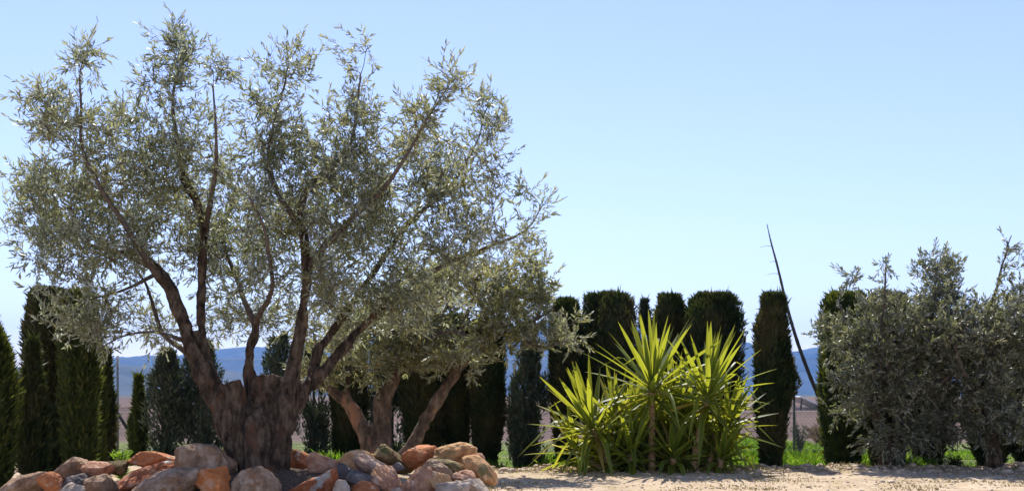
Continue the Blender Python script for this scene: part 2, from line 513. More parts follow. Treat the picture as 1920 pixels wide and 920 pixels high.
ROCKS = [
 (12, 884, 92, 945, 9.6, 'grey', 28, .8, 'grey lilac slab sloping down at the far left end of the rock pile'),
 (76, 884, 120, 935, 9.4, 'orange', 0, .6, 'small orange pink boulder near the left end, between a grey slab and a white stone'),
 (108, 904, 158, 940, 9.2, 'white', 0, .4, 'pale white grey stone low at the left end beside the small orange boulder'),
 (82, 856, 162, 918, 10.0, 'grey', 22, 1, 'angular grey brown slab with a raised right corner, left side of the pile'),
 (112, 888, 165, 950, 9.7, 'dark', 0, .7, 'dark shaded rock under the angular grey brown slab'),
 (158, 864, 210, 905, 9.9, 'pink', 0, .3, 'rounded pinkish brown rock left of a small yellow brown one'),
 (160, 888, 216, 945, 9.5, 'grey', 0, .6, 'knobbly grey rock directly below the rounded pinkish brown one'),
 (196, 862, 238, 890, 10.1, 'moss', 0, .7, 'small yellow brown rock left of the flat reddish slab'),
 (232, 845, 340, 878, 10.2, 'orange', 0, 1, 'long flat reddish slab topping the left pile beside the big dome boulder'),
 (206, 866, 348, 935, 9.8, 'rust', 24, .6, 'long rusty brown rock sloping under the flat reddish slab'),
 (333, 831, 440, 905, 9.9, 'grey', 0, .5, 'big domed grey boulder with pale crest, left of the trunk'),
 (360, 876, 440, 950, 9.3, 'bright', 0, 1, 'bright orange flat faced block under the big domed boulder'),
 (252, 878, 366, 960, 9.25, 'grey', 18, .4, 'mossy grey egg shaped rock with pale streak, left of the bright orange block'),
 (437, 874, 522, 955, 9.25, 'grey', 0, .08, 'round bumpy grey brown boulder right in front of the old trunk'),
 (545, 842, 586, 890, 10.3, 'orange', 0, .5, 'small orange rock touching the right side of the trunk'),
 (578, 846, 632, 895, 10.0, 'pink', 0, .6, 'pointed pinkish rock with a bright rim, second one right of the trunk'),
 (520, 878, 634, 950, 9.4, 'rust', 8, .9, 'long rust red block with grey top, low in front of the trunk right side'),
 (626, 899, 655, 945, 9.1, 'white', 0, .1, 'small smooth egg shaped whitish stone low between rust block and dark rock'),
 (628, 857, 650, 874, 10.2, 'tan', 0, .4, 'tiny tan stone left of the tan rock with pale top'),
 (640, 843, 706, 888, 10.1, 'tan', 0, .4, 'rounded tan rock with pale top in the middle of the right pile'),
 (664, 850, 738, 915, 9.8, 'lilac', -32, .6, 'lilac grey rock sloping right below the rounded tan one'),
 (628, 868, 670, 912, 9.6, 'dark', 0, .9, 'dark blue grey angular rock above the whitish egg shaped stone'),
 (652, 880, 716, 922, 9.5, 'dark', -28, .8, 'dark slate coloured slab sloping right, beside the dark angular rock'),
 (660, 902, 716, 955, 9.3, 'orange', 0, .6, 'orange rock at the bottom under the dark slate slab'),
 (703, 832, 770, 888, 10.3, 'moss', 0, 1, 'square dark mossy block standing in front of the second olive'),
 (758, 835, 822, 880, 10.2, 'orange', 0, .9, 'orange red block with crumbly pale top beside the square mossy block'),
 (810, 829, 890, 876, 10.3, 'tan', 14, .4, 'largest tan boulder with mossy top near the right end'),
 (870, 853, 930, 908, 10.0, 'tan', -24, .2, 'smooth golden orange boulder, rightmost of the pile'),
 (882, 848, 908, 872, 10.4, 'pink', 0, .5, 'small pale pink rock wedged behind the golden orange boulder'),
 (786, 861, 852, 910, 9.8, 'grey', -20, .8, 'grey slab with white edge below the orange red block'),
 (812, 860, 888, 904, 10.0, 'moss', -22, .3, 'olive brown lens shaped rock with bright rim under the largest tan boulder'),
 (748, 874, 814, 945, 9.5, 'pink', 0, .3, 'large pinkish boulder low in the middle of the right pile'),
 (698, 873, 762, 945, 9.6, 'pink', -30, .7, 'pinkish tan slab leaning left of the large pinkish boulder'),
 (804, 882, 850, 925, 9.5, 'tan', -20, .9, 'tan wedge shaped rock right of the large pinkish boulder'),
 (732, 866, 758, 884, 10.0, 'dark', 0, .5, 'small dark stone in the hollow under the square mossy block'),
 (846, 880, 892, 916, 9.8, 'pink', 0, .5, 'pinkish rock left below the golden orange boulder'),
 (868, 896, 916, 930, 9.5, 'white', -18, .8, 'pale crumbly rock at the foot of the right end of the pile'),
 (820, 902, 880, 940, 9.3, 'white', 0, .7, 'pale yellowish rubble rock at the bottom of the right pile'),
 (726, 912, 752, 940, 9.1, 'white', 0, .4, 'small white stone low below the leaning pinkish tan slab'),
]
for k, s in enumerate(ROCKS): rock(s, k)

# ------------------------------------------------------------------ trees
def smooth_path(P, R, step):
    """Catmull-Rom resample"""
    P = np.asarray(P, float); R = np.asarray(R, float)
    A = np.concatenate([[2 * P[0] - P[1]], P, [2 * P[-1] - P[-2]]])
    out, rr = [], []
    for i in range(len(P) - 1):
        L = np.linalg.norm(P[i + 1] - P[i]); n = max(2, int(L / step))
        for t in np.arange(n) / n:
            p0, p1, p2, p3 = A[i], A[i + 1], A[i + 2], A[i + 3]
            out.append(.5 * ((2 * p1) + (-p0 + p2) * t + (2 * p0 - 5 * p1 + 4 * p2 - p3) * t * t + (-p0 + 3 * p1 - 3 * p2 + p3) * t ** 3))
            rr.append(R[i] * (1 - t) + R[i + 1] * t)
    out.append(P[-1]); rr.append(R[-1])
    return np.array(out), np.array(rr)

def remesh(name, tubes, voxel, seed, disp):
    me = tubes.mesh(name)
    o = bpy.data.objects.new('tmp', me); COL.objects.link(o)
    md = o.modifiers.new('r', 'REMESH'); md.mode = 'VOXEL'; md.voxel_size = voxel
    dg = bpy.context.evaluated_depsgraph_get()
    me2 = bpy.data.meshes.new_from_object(o.evaluated_get(dg))
    bpy.data.objects.remove(o)
    n = len(me2.vertices)
    V = np.empty(n * 3); me2.vertices.foreach_get('co', V); V = V.reshape(-1, 3)
    # smooth
    ne = len(me2.edges); E = np.empty(ne * 2, dtype=np.int32); me2.edges.foreach_get('vertices', E); E = E.reshape(-1, 2)
    deg = np.bincount(E.ravel(), minlength=n)[:, None]
    for it in range(3):
        S = np.zeros_like(V)
        np.add.at(S, E[:, 0], V[E[:, 1]]); np.add.at(S, E[:, 1], V[E[:, 0]])
        V = .5 * V + .5 * S / np.maximum(deg, 1)
    me2.vertices.foreach_set('co', V.ravel()); me2.update()
    N = np.empty(n * 3); me2.vertices.foreach_get('normal', N); N = N.reshape(-1, 3)
    # twisting bark ridges and burls
    st = np.array([1, 1, .28])
    d1 = fbm(V * st * 16 + fbm(V * 4, 2, seed + 5)[:, None] * 1.2, 4, seed)
    d2 = fbm(V * 4.2, 3, seed + 11)
    ridge = -np.abs(vnoise(V * st * 17 + 3 * vnoise(V * 1.5, 3)[:, None], seed + 2))
    holes = np.clip(fbm(V * np.array([1, 1, .55]) * 7 + 31, 2, seed + 21) - .42, 0, 1)
    big = np.clip(1.6 - (V[:, 2]) * .8, .35, 1)
    V = V + N * (disp * big * (.75 * d1 + 1.15 * d2 + 1.5 * ridge + .45 - 5.0 * holes))[:, None]
    me2.vertices.foreach_set('co', V.ravel())
    me2.polygons.foreach_set('use_smooth', np.ones(len(me2.polygons), dtype=bool))
    me2.update()
    me2.name = name
    return me2

def olive(label, Y0, base_px, limbs, blobs, seed, n_cl, mats, leaf_len=.068, leaf_w=.0165, voxel=.022, disp=.02, shoots=4, rmax_attach=.07,
          sprays=26, reject=None, maxdepth=1.6, group=None, trunk_from=.035, tr_scale=1.0, limb_scale=1.0):
    rng = np.random.default_rng(seed)
    bx, by = base_px
    b = at(bx, by, Y0); b[2] = gz(b[0], b[1])
    root = thing('olive_tree', label, 'olive tree', b, group)
    trunk, thin = Tubes(), Tubes()
    NP, NR, NDir = [], [], []
    for lm in limbs:
        P = np.array([at(p[0], p[1], Y0 + p[2]) for p in lm]); R = np.array([p[3] * (tr_scale if p[3] > 35 else limb_scale) / F * Y0 for p in lm])
        P, R = smooth_path(P, R, .06)
        ln = len(P)
        if ln > 14:
            wob = np.stack([fbm(np.stack([np.arange(ln) * .17, np.full(ln, seed + c * 7.1), np.full(ln, P[0, 0] * 9)], -1), 3, seed + c) for c in range(3)], -1)
            P = P + wob * .022 * np.clip(np.arange(ln) / 8, 0, 1)[:, None] * np.clip(.06 / np.maximum(R, .02), .3, 1)[:, None]
        big = R >= trunk_from
        if big.any():
            last = np.where(big)[0].max() + 1
            trunk.add(P[:last + 1] - b, R[:last + 1], 12)
            if last < ln - 1: thin.add(P[last - 1:] - b, R[last - 1:], 7)
        else:
            thin.add(P - b, R, 7)
        D = norm(np.gradient(P, axis=0))
        ok = R < rmax_attach
        NP.append(P[ok]); NR.append(R[ok]); NDir.append(D[ok])
    link('trunk', remesh('trunk', trunk, voxel, seed, disp), mats[0], root)
    N0 = np.concatenate(NP)
    cap = 60000
    nodes = np.zeros((cap, 3)); ndir = np.zeros((cap, 3)); nn = len(N0)
    nodes[:nn] = N0; ndir[:nn] = np.concatenate(NDir)
    # cluster targets
    wts = np.array([bl[2] * bl[3] * (bl[4] if len(bl) > 4 else 1) for bl in blobs]); wts = wts / wts.sum()
    C = []
    while len(C) < n_cl:
        k = rng.choice(len(blobs), p=wts)
        bl = blobs[k]
        u = rng.normal(size=3); u /= np.linalg.norm(u); u *= rng.uniform() ** .34 * 1.04
        ryd = min(max(bl[2], bl[3]) / F * Y0 * 1.15, maxdepth)
        dy = bl[5] if len(bl) > 5 else 0
        p = at(bl[0] + u[0] * (bl[2] - 6 if bl[2] > 28 else bl[2]), bl[1] + u[2] * max(bl[3] - 10, 10), Y0 + dy)
        s = (Y0 + dy + u[1] * ryd) / (Y0 + dy)
        # keep the world height and side offset, only move in depth
        p = np.array([p[0] * (.5 + .5 * s), p[1] * s, CAMH + (p[2] - CAMH) * (.5 + .5 * s)])
        if fbm(p * 1.5 + seed, 3, seed) < -.42: continue        # open pockets
        if reject:
            qx = HX + F * p[0] / p[1]; qy = HY - F * (p[2] - CAMH) / p[1]
            if p[1] < Y0 + .25 and any(r[0] < qx < r[2] and r[1] < qy < r[3] for r in reject): continue
        C.append(p)
    C = np.array(C)
    d0 = np.array([np.min(np.sum((N0 - c) ** 2, 1)) for c in C])
    C = C[np.argsort(d0)]
    SO, SD, SL = [], [], []
    for c in C:
        v = c - nodes[:nn]
        d2 = np.sum(v * v, 1)
        dist = np.sqrt(d2) + 1e-6
        al = np.sum(v * ndir[:nn], 1) / dist
        cost = dist * (1.35 - .35 * al) + .25 * np.clip(nodes[:nn, 2] - c[2], 0, 2)
        kx = int(np.argmin(cost))
        a = nodes[kx]; L = dist[kx]
        if L < .04: continue
        m = a + ndir[kx] * L * .45 + np.array([0, 0, .05 * L])
        n = max(3, int(L / .09))
        t = np.linspace(0, 1, n + 1)[:, None]
        P = (1 - t) ** 2 * a + 2 * t * (1 - t) * m + t * t * c
        P[1:-1] += rng.normal(size=(n - 1, 3)) * .009
        r0 = .0035 + .0045 * L
        thin.add(P - b, np.linspace(r0, .0022, n + 1), 4, cap=False)
        D = norm(np.gradient(P, axis=0))
        m_ = len(P) - 1
        if nn + m_ < cap:
            nodes[nn:nn + m_] = P[1:]; ndir[nn:nn + m_] = D[1:]; nn += m_
        # shoots
        for s in range(shoots):
            q = P[min(n, max(1, int(rng.uniform(.35, 1.01) * n)))] if s else P[-1]
            q = q + rng.normal(size=3) * .03
            dd = norm(D[-1] * .5 + rng.normal(size=3) * .85 + np.array([0, 0, .25]))
            SO.append(q); SD.append(dd); SL.append(rng.uniform(.10, .26))
    LR = np.concatenate(NR); LDn = np.concatenate(NDir)
    for q, r_, d_ in zip(N0, LR, LDn):
        if r_ < .030 * (Y0 / 10) and q[2] > 1.0:
            for s in range(rng.poisson(1.1 if r_ < .02 else .35)):
                SO.append(q); SD.append(norm(d_ * .35 + rng.normal(size=3) * .9 + np.array([0, 0, .15]))); SL.append(rng.uniform(.10, .26))
    SO, SD, SL = np.array(SO), np.array(SD), np.array(SL)
    # each shoot bends a little upward (or droops when low)
    bend = rng.normal(size=SD.shape) * .25 + np.array([0, 0, .22])
    low = np.clip((1.5 - SO[:, 2]) / .7, 0, 1)
    bend[:, 2] -= low * .75
    for q, d, l, bd in zip(SO, SD, SL, bend):
        t = np.linspace(0, 1, 4)[:, None]
        P = q + d * l * t + bd * l * .4 * t * t
        thin.add(P - b, np.linspace(.0022, .0009, 4), 3, cap=False)
    link('branches', thin.mesh('branches'), mats[1], root)
    ns = len(SO)
    T = (np.arange(sprays)[None] + rng.uniform(-.3, .3, (ns, sprays))) / sprays
    T = .12 + .9 * T
    keep = rng.uniform(size=(ns, sprays)) < np.clip(SL / .22, .5, 1)[:, None] * .92
    t = T[..., None]
    P = SO[:, None] + SD[:, None] * SL[:, None, None] * t + bend[:, None] * SL[:, None, None] * .4 * t * t
    Dl = norm(SD[:, None] + bend[:, None] * .8 * t)
    side = norm(np.cross(Dl, rng.normal(size=(ns, 1, 3))))
    up = np.cross(Dl, side)
    ang = (np.arange(sprays) % 4) * pi / 2 + (np.arange(sprays) // 2) * .3
    ang = ang[None] + rng.normal(size=(ns, sprays)) * .6
    rad = side * np.cos(ang)[..., None] + up * np.sin(ang)[..., None]
    spread = rng.uniform(.45, 1.7, (ns, sprays))[..., None] * (1.15 - .7 * t)
    LD = norm(Dl + rad * spread)
    LN = norm(np.cross(LD, np.cross(rad, LD)) * .6 + rad * .3 + rng.normal(size=LD.shape) * .45 + np.array([0, 0, .35]))
    kp = keep.ravel()
    O_ = P.reshape(-1, 3)[kp] - b; D_ = LD.reshape(-1, 3)[kp]; N_ = LN.reshape(-1, 3)[kp]
    S_ = leaf_len * rng.uniform(.6, 1.2, len(O_)); W_ = leaf_w * rng.uniform(.75, 1.25, len(O_))
    V, Fs = scatter(LEAF_V, LEAF_F, O_, D_, N_, S_, W_)
    link('crown', mesh_np('crown', V, Fs), mats[2], root)
    print('olive', label[:20], 'shoots', ns, 'leaves', len(O_))
    return root

main_limbs = [
 [(494, 950, 0, 112), (493, 915, 0, 92), (491, 870, 0, 80), (486, 830, 0, 80), (480, 795, 0, 80), (474, 775, 0, 62)],
 [(466, 850, -.04, 40), (450, 790, -.07, 44), (440, 750, -.08, 38), (432, 718, -.09, 37)],
 [(500, 830, .04, 56), (500, 765, .06, 60), (500, 706, .08, 54)],
 [(528, 880, 0, 22), (534, 800, .02, 30), (542, 740, .02, 28)],
 [(462, 865, 0, 50), (432, 800, 0, 50), (404, 745, 0, 40), (378, 690, 0, 30), (357, 640, 0, 24), (335, 585, .05, 20), (318, 535, .1, 18), (297, 507, .15, 15), (270, 486, .2, 14)],
 [(400, 740, .05, 24), (388, 690, .05, 19), (383, 640, .05, 16), (379, 590, .1, 14), (378, 535, .2, 13), (380, 480, .2, 13), (386, 420, .2, 15), (370, 385, .2, 13), (352, 350, .2, 12), (342, 318, .2, 11)],
 [(385, 700, .1, 14), (340, 655, .2, 8), (305, 625, .3, 6.5), (290, 585, .35, 5.5), (276, 540, .4, 4), (255, 500, .45, 2.5), (240, 450, .5, 1.5)],
 [(478, 760, .25, 22), (466, 690, .28, 15), (470, 650, .3, 12), (478, 625, .3, 12), (479, 598, .3, 13)],
 [(512, 860, 0, 50), (526, 790, 0, 46), (538, 740, 0, 37), (549, 680, 0, 22), (558, 630, 0, 19), (568, 575, 0, 17), (573, 520, 0, 15), (569, 460, 0, 13), (561, 410, 0, 11), (567, 365, 0, 10), (586, 338, 0, 9), (616, 315, 0, 7), (650, 285, 0, 5), (668, 220, -.1, 4), (678, 140, -.1, 2)],
 [(563, 430, 0, 9), (545, 400, -.1, 8), (521, 365, -.1, 7), (506, 325, -.1, 6), (512, 250, -.15, 4), (528, 175, -.1, 3), (538, 125, -.1, 2)],
 [(530, 810, .1, 30), (562, 742, .12, 21), (608, 692, .2, 16), (650, 642, .3, 13), (700, 592, .4, 12), (760, 545, .5, 9), (830, 500, .55, 7), (910, 465, .5, 5), (985, 430, .4, 3), (1020, 385, .4, 1.5)],
 [(590, 712, .2, 17), (592, 670, .3, 13), (640, 600, .4, 11), (690, 520, .5, 9), (740, 450, .5, 8), (800, 390, .5, 6), (850, 345, .5, 5), (895, 270, .5, 3), (915, 200, .5, 1.5)],
 [(572, 510, 0, 12), (612, 460, -.15, 9), (655, 420, -.25, 8), (692, 380, -.3, 7), (730, 338, -.4, 6), (772, 270, -.45, 4), (805, 215, -.5, 3), (835, 170, -.5, 1.5)],
 [(560, 420, 0, 8), (600, 410, .5, 7), (680, 340, .9, 5), (760, 280, 1.1, 4)],
 [(320, 545, .1, 13), (280, 500, -.2, 9), (235, 430, -.4, 7), (185, 350, -.5, 6), (150, 270, -.5, 4), (150, 180, -.5, 3), (156, 120, -.5, 1.5)],
 [(285, 500, .2, 10), (225, 475, .4, 7), (150, 450, .5, 5), (80, 400, .5, 4), (30, 340, .5, 2)],
 [(345, 335, .2, 9), (333, 250, .2, 6), (328, 180, .2, 4), (338, 120, .2, 2.5), (343, 75, .2, 1.5)],
 [(384, 430, .2, 10), (400, 350, -.2, 6), (405, 260, -.4, 4), (400, 160, -.4, 2)],
 [(300, 510, .1, 7), (240, 540, -.1, 4), (170, 560, -.2, 2.5), (130, 600, -.2, 1.5)],
 [(350, 640, .1, 7), (290, 622, -.1, 4), (230, 630, -.2, 2.5), (185, 655, -.3, 1.5)],
 [(478, 610, .3, 10), (450, 540, .5, 7), (420, 450, .8, 5), (440, 360, 1.0, 4)],
 [(478, 605, .3, 9), (510, 540, -.4, 6), (500, 450, -.7, 5), (470, 370, -.9, 3)],
]
main_blobs = [  # px, py, rx, ry, weight, depth offset
 (155, 125, 42, 55, .9, -.4), (85, 210, 45, 70, 1.0, -.3), (160, 245, 75, 65, .8, -.4), (60, 330, 60, 40, .5, .4), (20, 440, 30, 30, .35, .4),
 (110, 390, 90, 95, 1.15), (130, 500, 110, 75, 1.0, -.2), (130, 600, 75, 50, .28, -.1), (185, 650, 30, 25, .4, -.1), (240, 560, 80, 75, .6, 0),
 (235, 220, 40, 50, .55), (230, 350, 90, 110, 1.1), (335, 90, 52, 55, 1.3, .2), (330, 180, 70, 80, .85, .1), (330, 290, 80, 80, 1.0), (410, 140, 38, 40, .8, -.3),
 (330, 420, 110, 100, 1.0, .5), (415, 330, 45, 70, .6), (430, 480, 90, 110, .9, .7), (495, 130, 38, 50, 1.0), (550, 130, 38, 55, 1.0, -.1),
 (500, 230, 55, 80, .8, -.1), (500, 360, 80, 90, .9), (560, 270, 60, 60, .65), (620, 250, 55, 60, .8), (678, 115, 42, 50, 1.1, -.1), (690, 200, 42, 75, .9),
 (640, 380, 110, 110, 1.0), (560, 470, 110, 110, .9, .5), (700, 300, 80, 60, .8), (780, 215, 45, 50, .9, -.4), (840, 165, 42, 45, .9, -.4), (800, 280, 75, 70, .9),
 (905, 225, 55, 55, 1.1, .4), (870, 330, 100, 90, 1.0, .2), (930, 300, 45, 60, .9), (760, 430, 120, 100, 1.0, .2), (870, 450, 90, 80, .85), (985, 360, 50, 45, .6, .3),
 (1035, 365, 30, 30, .3, .3), (985, 440, 45, 55, .5, .3), (650, 560, 110, 90, .9, .5), (760, 560, 100, 70, .9, .4), (600, 610, 70, 60, .7, .9), (500, 580, 60, 60, .5, 1.0), (420, 600, 60, 60, .8, .9), (300, 600, 60, 60, .8, .4), (200, 600, 60, 50, .8, -.2), (270, 640, 40, 30, .7, -.2), (230, 480, 90, 60, .9, -.3), (620, 520, 60, 60, .7, -.5), (450, 400, 60, 80, .7, -.5), (480, 520, 50, 50, .5, -.6),
]
olive('large old olive tree with a thick pollarded trunk standing in the ring of rocks', 10.0, (494, 930), main_limbs, main_blobs, 7, 1750,
      (M_BARK, M_TWIG, M_OLIVE), shoots=4, sprays=12, leaf_len=.072, tr_scale=.55, limb_scale=.67, disp=.017, voxel=.012, leaf_w=.0165, maxdepth=1.35,
      reject=[(320, 600, 420, 760), (420, 660, 620, 760), (350, 500, 400, 600), (545, 540, 595, 640), (340, 320, 395, 400), (265, 480, 320, 540)])

second_limbs = [
 [(712, 885, 0, 40), (716, 840, 0, 32), (717, 790, 0, 26), (719, 745, 0, 25), (740, 705, 0, 15), (757, 655, 0, 9), (785, 600, 0, 6), (800, 540, 0, 3)],
 [(708, 880, 0, 30), (690, 830, 0, 24), (672, 785, 0, 21), (652, 755, 0, 19), (626, 737, 0, 15), (596, 712, 0, 9), (570, 680, 0, 5)],
 [(740, 880, 0, 30), (768, 845, 0, 22), (790, 805, 0, 19), (815, 762, 0, 18), (848, 708, 0, 15), (878, 668, 0, 10), (925, 635, 0, 7), (990, 605, 0, 5), (1040, 580, 0, 2)],
 [(652, 755, 0, 12), (650, 710, .1, 8), (660, 650, .2, 5), (680, 590, .3, 3)],
 [(850, 700, 0, 10), (860, 640, -.2, 7), (880, 580, -.3, 5), (900, 500, -.3, 3)],
 [(960, 620, 0, 6), (1010, 650, -.3, 4), (1060, 640, -.4, 2)],
 [(760, 650, 0, 7), (830, 620, -.5, 5), (900, 640, -.7, 3)],
]
second_blobs = [(600, 690, 50, 40, .8), (680, 640, 90, 75, 1), (780, 600, 90, 80, 1), (730, 690, 80, 35, .9, -.3), (860, 660, 90, 45, 1.1, -.3), (880, 560, 110, 80, 1), (960, 570, 70, 75, .9),
                (950, 650, 70, 40, .9, -.2), (1010, 540, 35, 60, .6), (1010, 640, 45, 50, .8), (1060, 640, 28, 55, .8, -.2), (990, 490, 40, 45, .5), (800, 520, 80, 50, .6)]
olive('second olive tree with three reddish forking trunks behind the right rock pile', 13.6, (722, 870), second_limbs, second_blobs, 23, 700,
      (M_BARK2, M_TWIG, M_OLIVE2), shoots=3, sprays=17, leaf_len=.085, leaf_w=.022, maxdepth=1.1, rmax_attach=.11, tr_scale=.68, limb_scale=.68, disp=.011,
      reject=[(630, 715, 870, 850)], group='olive trees')

third_limbs = [
 [(1664, 890, 0, 26), (1660, 850, 0, 20), (1650, 800, 0, 16), (1636, 750, 0, 13), (1612, 690, 0, 9), (1590, 630, 0, 6), (1575, 570, 0, 3)],
 [(1662, 840, 0, 16), (1690, 780, 0, 13), (1715, 710, .1, 10), (1735, 640, .2, 8), (1750, 560, .2, 5), (1758, 490, .2, 2)],
 [(1640, 760, 0, 9), (1650, 690, -.3, 7), (1655, 600, -.4, 5), (1657, 500, -.3, 2)],
 [(1700, 750, 0, 9), (1760, 720, -.3, 7), (1800, 680, -.3, 4)],
]
third_blobs = [(1600, 630, 50, 55, .5), (1560, 610, 40, 30, .22), (1620, 680, 80, 90, 1), (1600, 760, 55, 60, .8), (1670, 640, 70, 75, 1), (1740, 640, 75, 85, 1), (1700, 740, 90, 80, 1), (1680, 820, 60, 40, .9, -.2), (1760, 800, 55, 50, .8),
               (1757, 505, 45, 32, .8, .2), (1765, 560, 50, 40, .8), (1655, 505, 18, 20, .5), (1592, 525, 28, 20, .4), (1650, 570, 60, 25, .6), (1620, 810, 40, 45, .8, -.4), (1640, 820, 70, 30, .5, -.2), (1590, 720, 45, 60, .8, -.3)]
olive('bushy grey green olive tree right of the leaning bare stalk', 14.7, (1664, 880), third_limbs, third_blobs, 41, 740,
      (M_BARK, M_TWIG, M_OLIVE3), shoots=4, sprays=15, limb_scale=.62, leaf_len=.076, leaf_w=.022, maxdepth=1.0, rmax_attach=.12, group='olive trees')
fourth_limbs = [
 [(1862, 892, 0, 30), (1863, 850, 0, 22), (1860, 800, 0, 18), (1850, 740, 0, 14), (1840, 680, 0, 10), (1850, 600, 0, 6), (1880, 500, 0, 3), (1898, 440, 0, 1.5)],
 [(1863, 830, 0, 16), (1900, 770, 0, 13), (1940, 700, 0, 10), (1970, 620, 0, 7), (1990, 520, 0, 3)],
 [(1852, 750, 0, 10), (1810, 700, -.3, 7), (1790, 640, -.3, 4)],
]
fourth_blobs = [(1790, 640, 50, 90, 1.2), (1800, 740, 50, 80, 1.0), (1950, 800, 80, 50, .9), (1820, 660, 60, 100, .9), (1860, 620, 70, 75, 1), (1930, 600, 80, 85, 1), (1900, 490, 34, 45, .7), (1880, 440, 28, 25, .35), (1840, 770, 70, 55, 1), (1910, 720, 90, 90, 1), (1990, 660, 70, 120, .8), (1980, 500, 50, 60, .6), (1900, 790, 80, 45, .9, -.4), (1830, 800, 50, 40, .8, -.3)]
olive('dense olive tree at the right edge of the yard with tall wispy top shoots', 14.4, (1862, 885), fourth_limbs, fourth_blobs, 57, 780,
      (M_BARK, M_TWIG, M_OLIVE3), shoots=4, sprays=15, limb_scale=.62, leaf_len=.076, leaf_w=.022, maxdepth=1.0, rmax_attach=.12, group='olive trees')

# ------------------------------------------------------------------ cypresses
def cypress(label, x0, x1, ytop, Y, seed, mat=None, kind='trim', dens=1.0, bulge=None, spray=.085):
    """kind: trim (flat top), point (spire), loose (open, see-through)"""
    rng = np.random.default_rng(seed)
    xc = (x0 + x1) / 2
    b = at(xc, 800, Y); b[2] = gz(b[0], b[1]) - .02
    H = CAMH - (ytop - HY) / F * Y - b[2]
    R = (x1 - x0) / 2 / F * Y * (.9 if x1 < 230 else 1)
    root = thing('cypress_tree', label, 'cypress', b, 'cypresses along the edge of the yard')
    if kind == 'point':
        prof = lambda t: np.interp(t, [0, .04, .15, .5, .8, .93, 1], [.35, .62, .9, 1, .66, .3, .03])
    elif kind == 'loose':
        prof = lambda t: np.interp(t, [0, .05, .2, .5, .8, .93, 1], [.6, .85, 1.05, 1.05, .9, .7, .25])
    elif kind == 'taper':
        prof = lambda t: np.interp(t, [0, .04, .2, .55, .85, .97, 1], [.4, .55, .8, 1, .95, .85, .6])
    else:
        prof = lambda t: np.interp(t, [0, .04, .2, .5, .8, .97, 1], [.5, .72, .9, 1, .97, .88, .78])
    npl = 9 if R > .28 else 7
    pa = np.arange(npl) * 2 * pi / npl + rng.uniform(-.35, .35, npl)
    pd = rng.uniform(.42, .62, npl); pr = rng.uniform(.36, .50, npl)
    ptop = rng.uniform(.93, 1.1, npl) if kind in ('trim', 'taper') else rng.uniform(.8, 1.02, npl) if kind != 'point' else rng.uniform(.6, .98, npl)
    pbot = rng.uniform(-.1, .12, npl)
    def rad(t, th):
        t = np.asarray(t, float); th = np.asarray(th, float)
        best = .50 * prof(t) * (1 + .15 * vnoise(np.stack([t * 6, th * 0 + seed, th * 0], -1), seed))
        for k in range(npl):
            d = pd[k] * (.55 + .45 * prof(t)) * np.clip(.75 + t * .5, 0, 1) * prof(t)
            ro = pr[k] * prof(t) * (1 + .22 * vnoise(np.stack([t * 4.5 * H / 2, th * 0 + k * 9.7, th * 0 + seed], -1), k))
            ro = ro * np.clip((ptop[k] - t) / .10, 0, 1) ** .5 * 1.0 * np.clip((t - pbot[k]) / .06, .35, 1) ** .5
            a = th - pa[k]
            disc = ro ** 2 - (d * np.sin(a)) ** 2
            rk = np.where((disc > 0) & (np.cos(a) > 0), d * np.cos(a) + np.sqrt(np.maximum(disc, 0)), 0)
            best = np.maximum(best, rk)
        q2 = np.stack([np.cos(th) * 5, np.sin(th) * 5, t * 5 * H / 2], -1)
        r = R * best * 1.03 * (1 + .10 * fbm(q2, 3, seed + 3))
        if bulge is not None:
            bt, bw, ba, bth = bulge
            r = r * (1 + ba * np.exp(-((t - bt) / bw) ** 2) * np.clip(np.cos(th - bth), 0, 1))
        return r
    tr = Tubes()
    tr.add(np.array([[0, 0, -.05], [.01, 0, .3], [0, .01, .6 * H], [0, 0, .9 * H]]), np.array([.05, .042, .025, .008]) * max(.6, min(R / .3, 1.5)), 7)
    for s in range(5):
        a = rng.uniform(0, 2 * pi); rr = R * .35
        tr.add(np.array([[cos(a) * .03, sin(a) * .03, .05], [cos(a) * rr * .7, sin(a) * rr * .7, .3], [cos(a) * rr, sin(a) * rr, .75 * H]]), np.array([.022, .018, .006]), 5)
    link('trunk', tr.mesh('trunk'), M_CBARK, root)
    parts_V, parts_Q = [], []
    nv = 0
    if kind != 'loose':
        nt_, nh = 64, 46
        th = np.arange(nt_) * 2 * pi / nt_; t = np.linspace(.02, .97, nh)
        T_, TH = np.meshgrid(t, th, indexing='ij')
        rr = rad(T_, TH) * .84 - .015
        z = T_ * H
        V = np.stack([rr * np.cos(TH), rr * np.sin(TH), z], -1).reshape(-1, 3)
        V = V + rng.normal(size=V.shape) * .014
        i = np.arange(nh - 1)[:, None] * nt_; j = np.arange(nt_)[None]; j2 = (j + 1) % nt_
        Q = np.stack([i + j, i + j2, i + nt_ + j2, i + nt_ + j], -1).reshape(-1, 4)
        V = np.concatenate([V, [[0, 0, .975 * H]]])
        parts_V.append(V); parts_Q.append(Q)
        top = len(V) - 1
        bb = (nh - 1) * nt_
        jj = np.arange(nt_)
        # cap as quads with repeated pairing
        T3 = np.stack([bb + jj, bb + (jj + 1) % nt_, np.full(nt_, top)], -1)
        nv = len(V)
    else:
        T3 = None
    area = 2 * pi * R * H
    n = int(area * 5800 * dens) if kind != 'loose' else int(area * 2600 * dens)
    n = min(n, 22000)
    t = rng.uniform(0, 1, n) ** .97
    ntop = int(n * .12)
    t[:ntop] = rng.uniform(.95, 1, ntop)
    th = rng.uniform(0, 2 * pi, n)
    lo = .72 if kind != 'loose' else .1
    rf = rng.uniform(lo ** 2, 1.04, n) ** .5
    if kind in ('trim', 'taper'):
        rf[:ntop] = rng.uniform(0, 1, ntop) ** .5
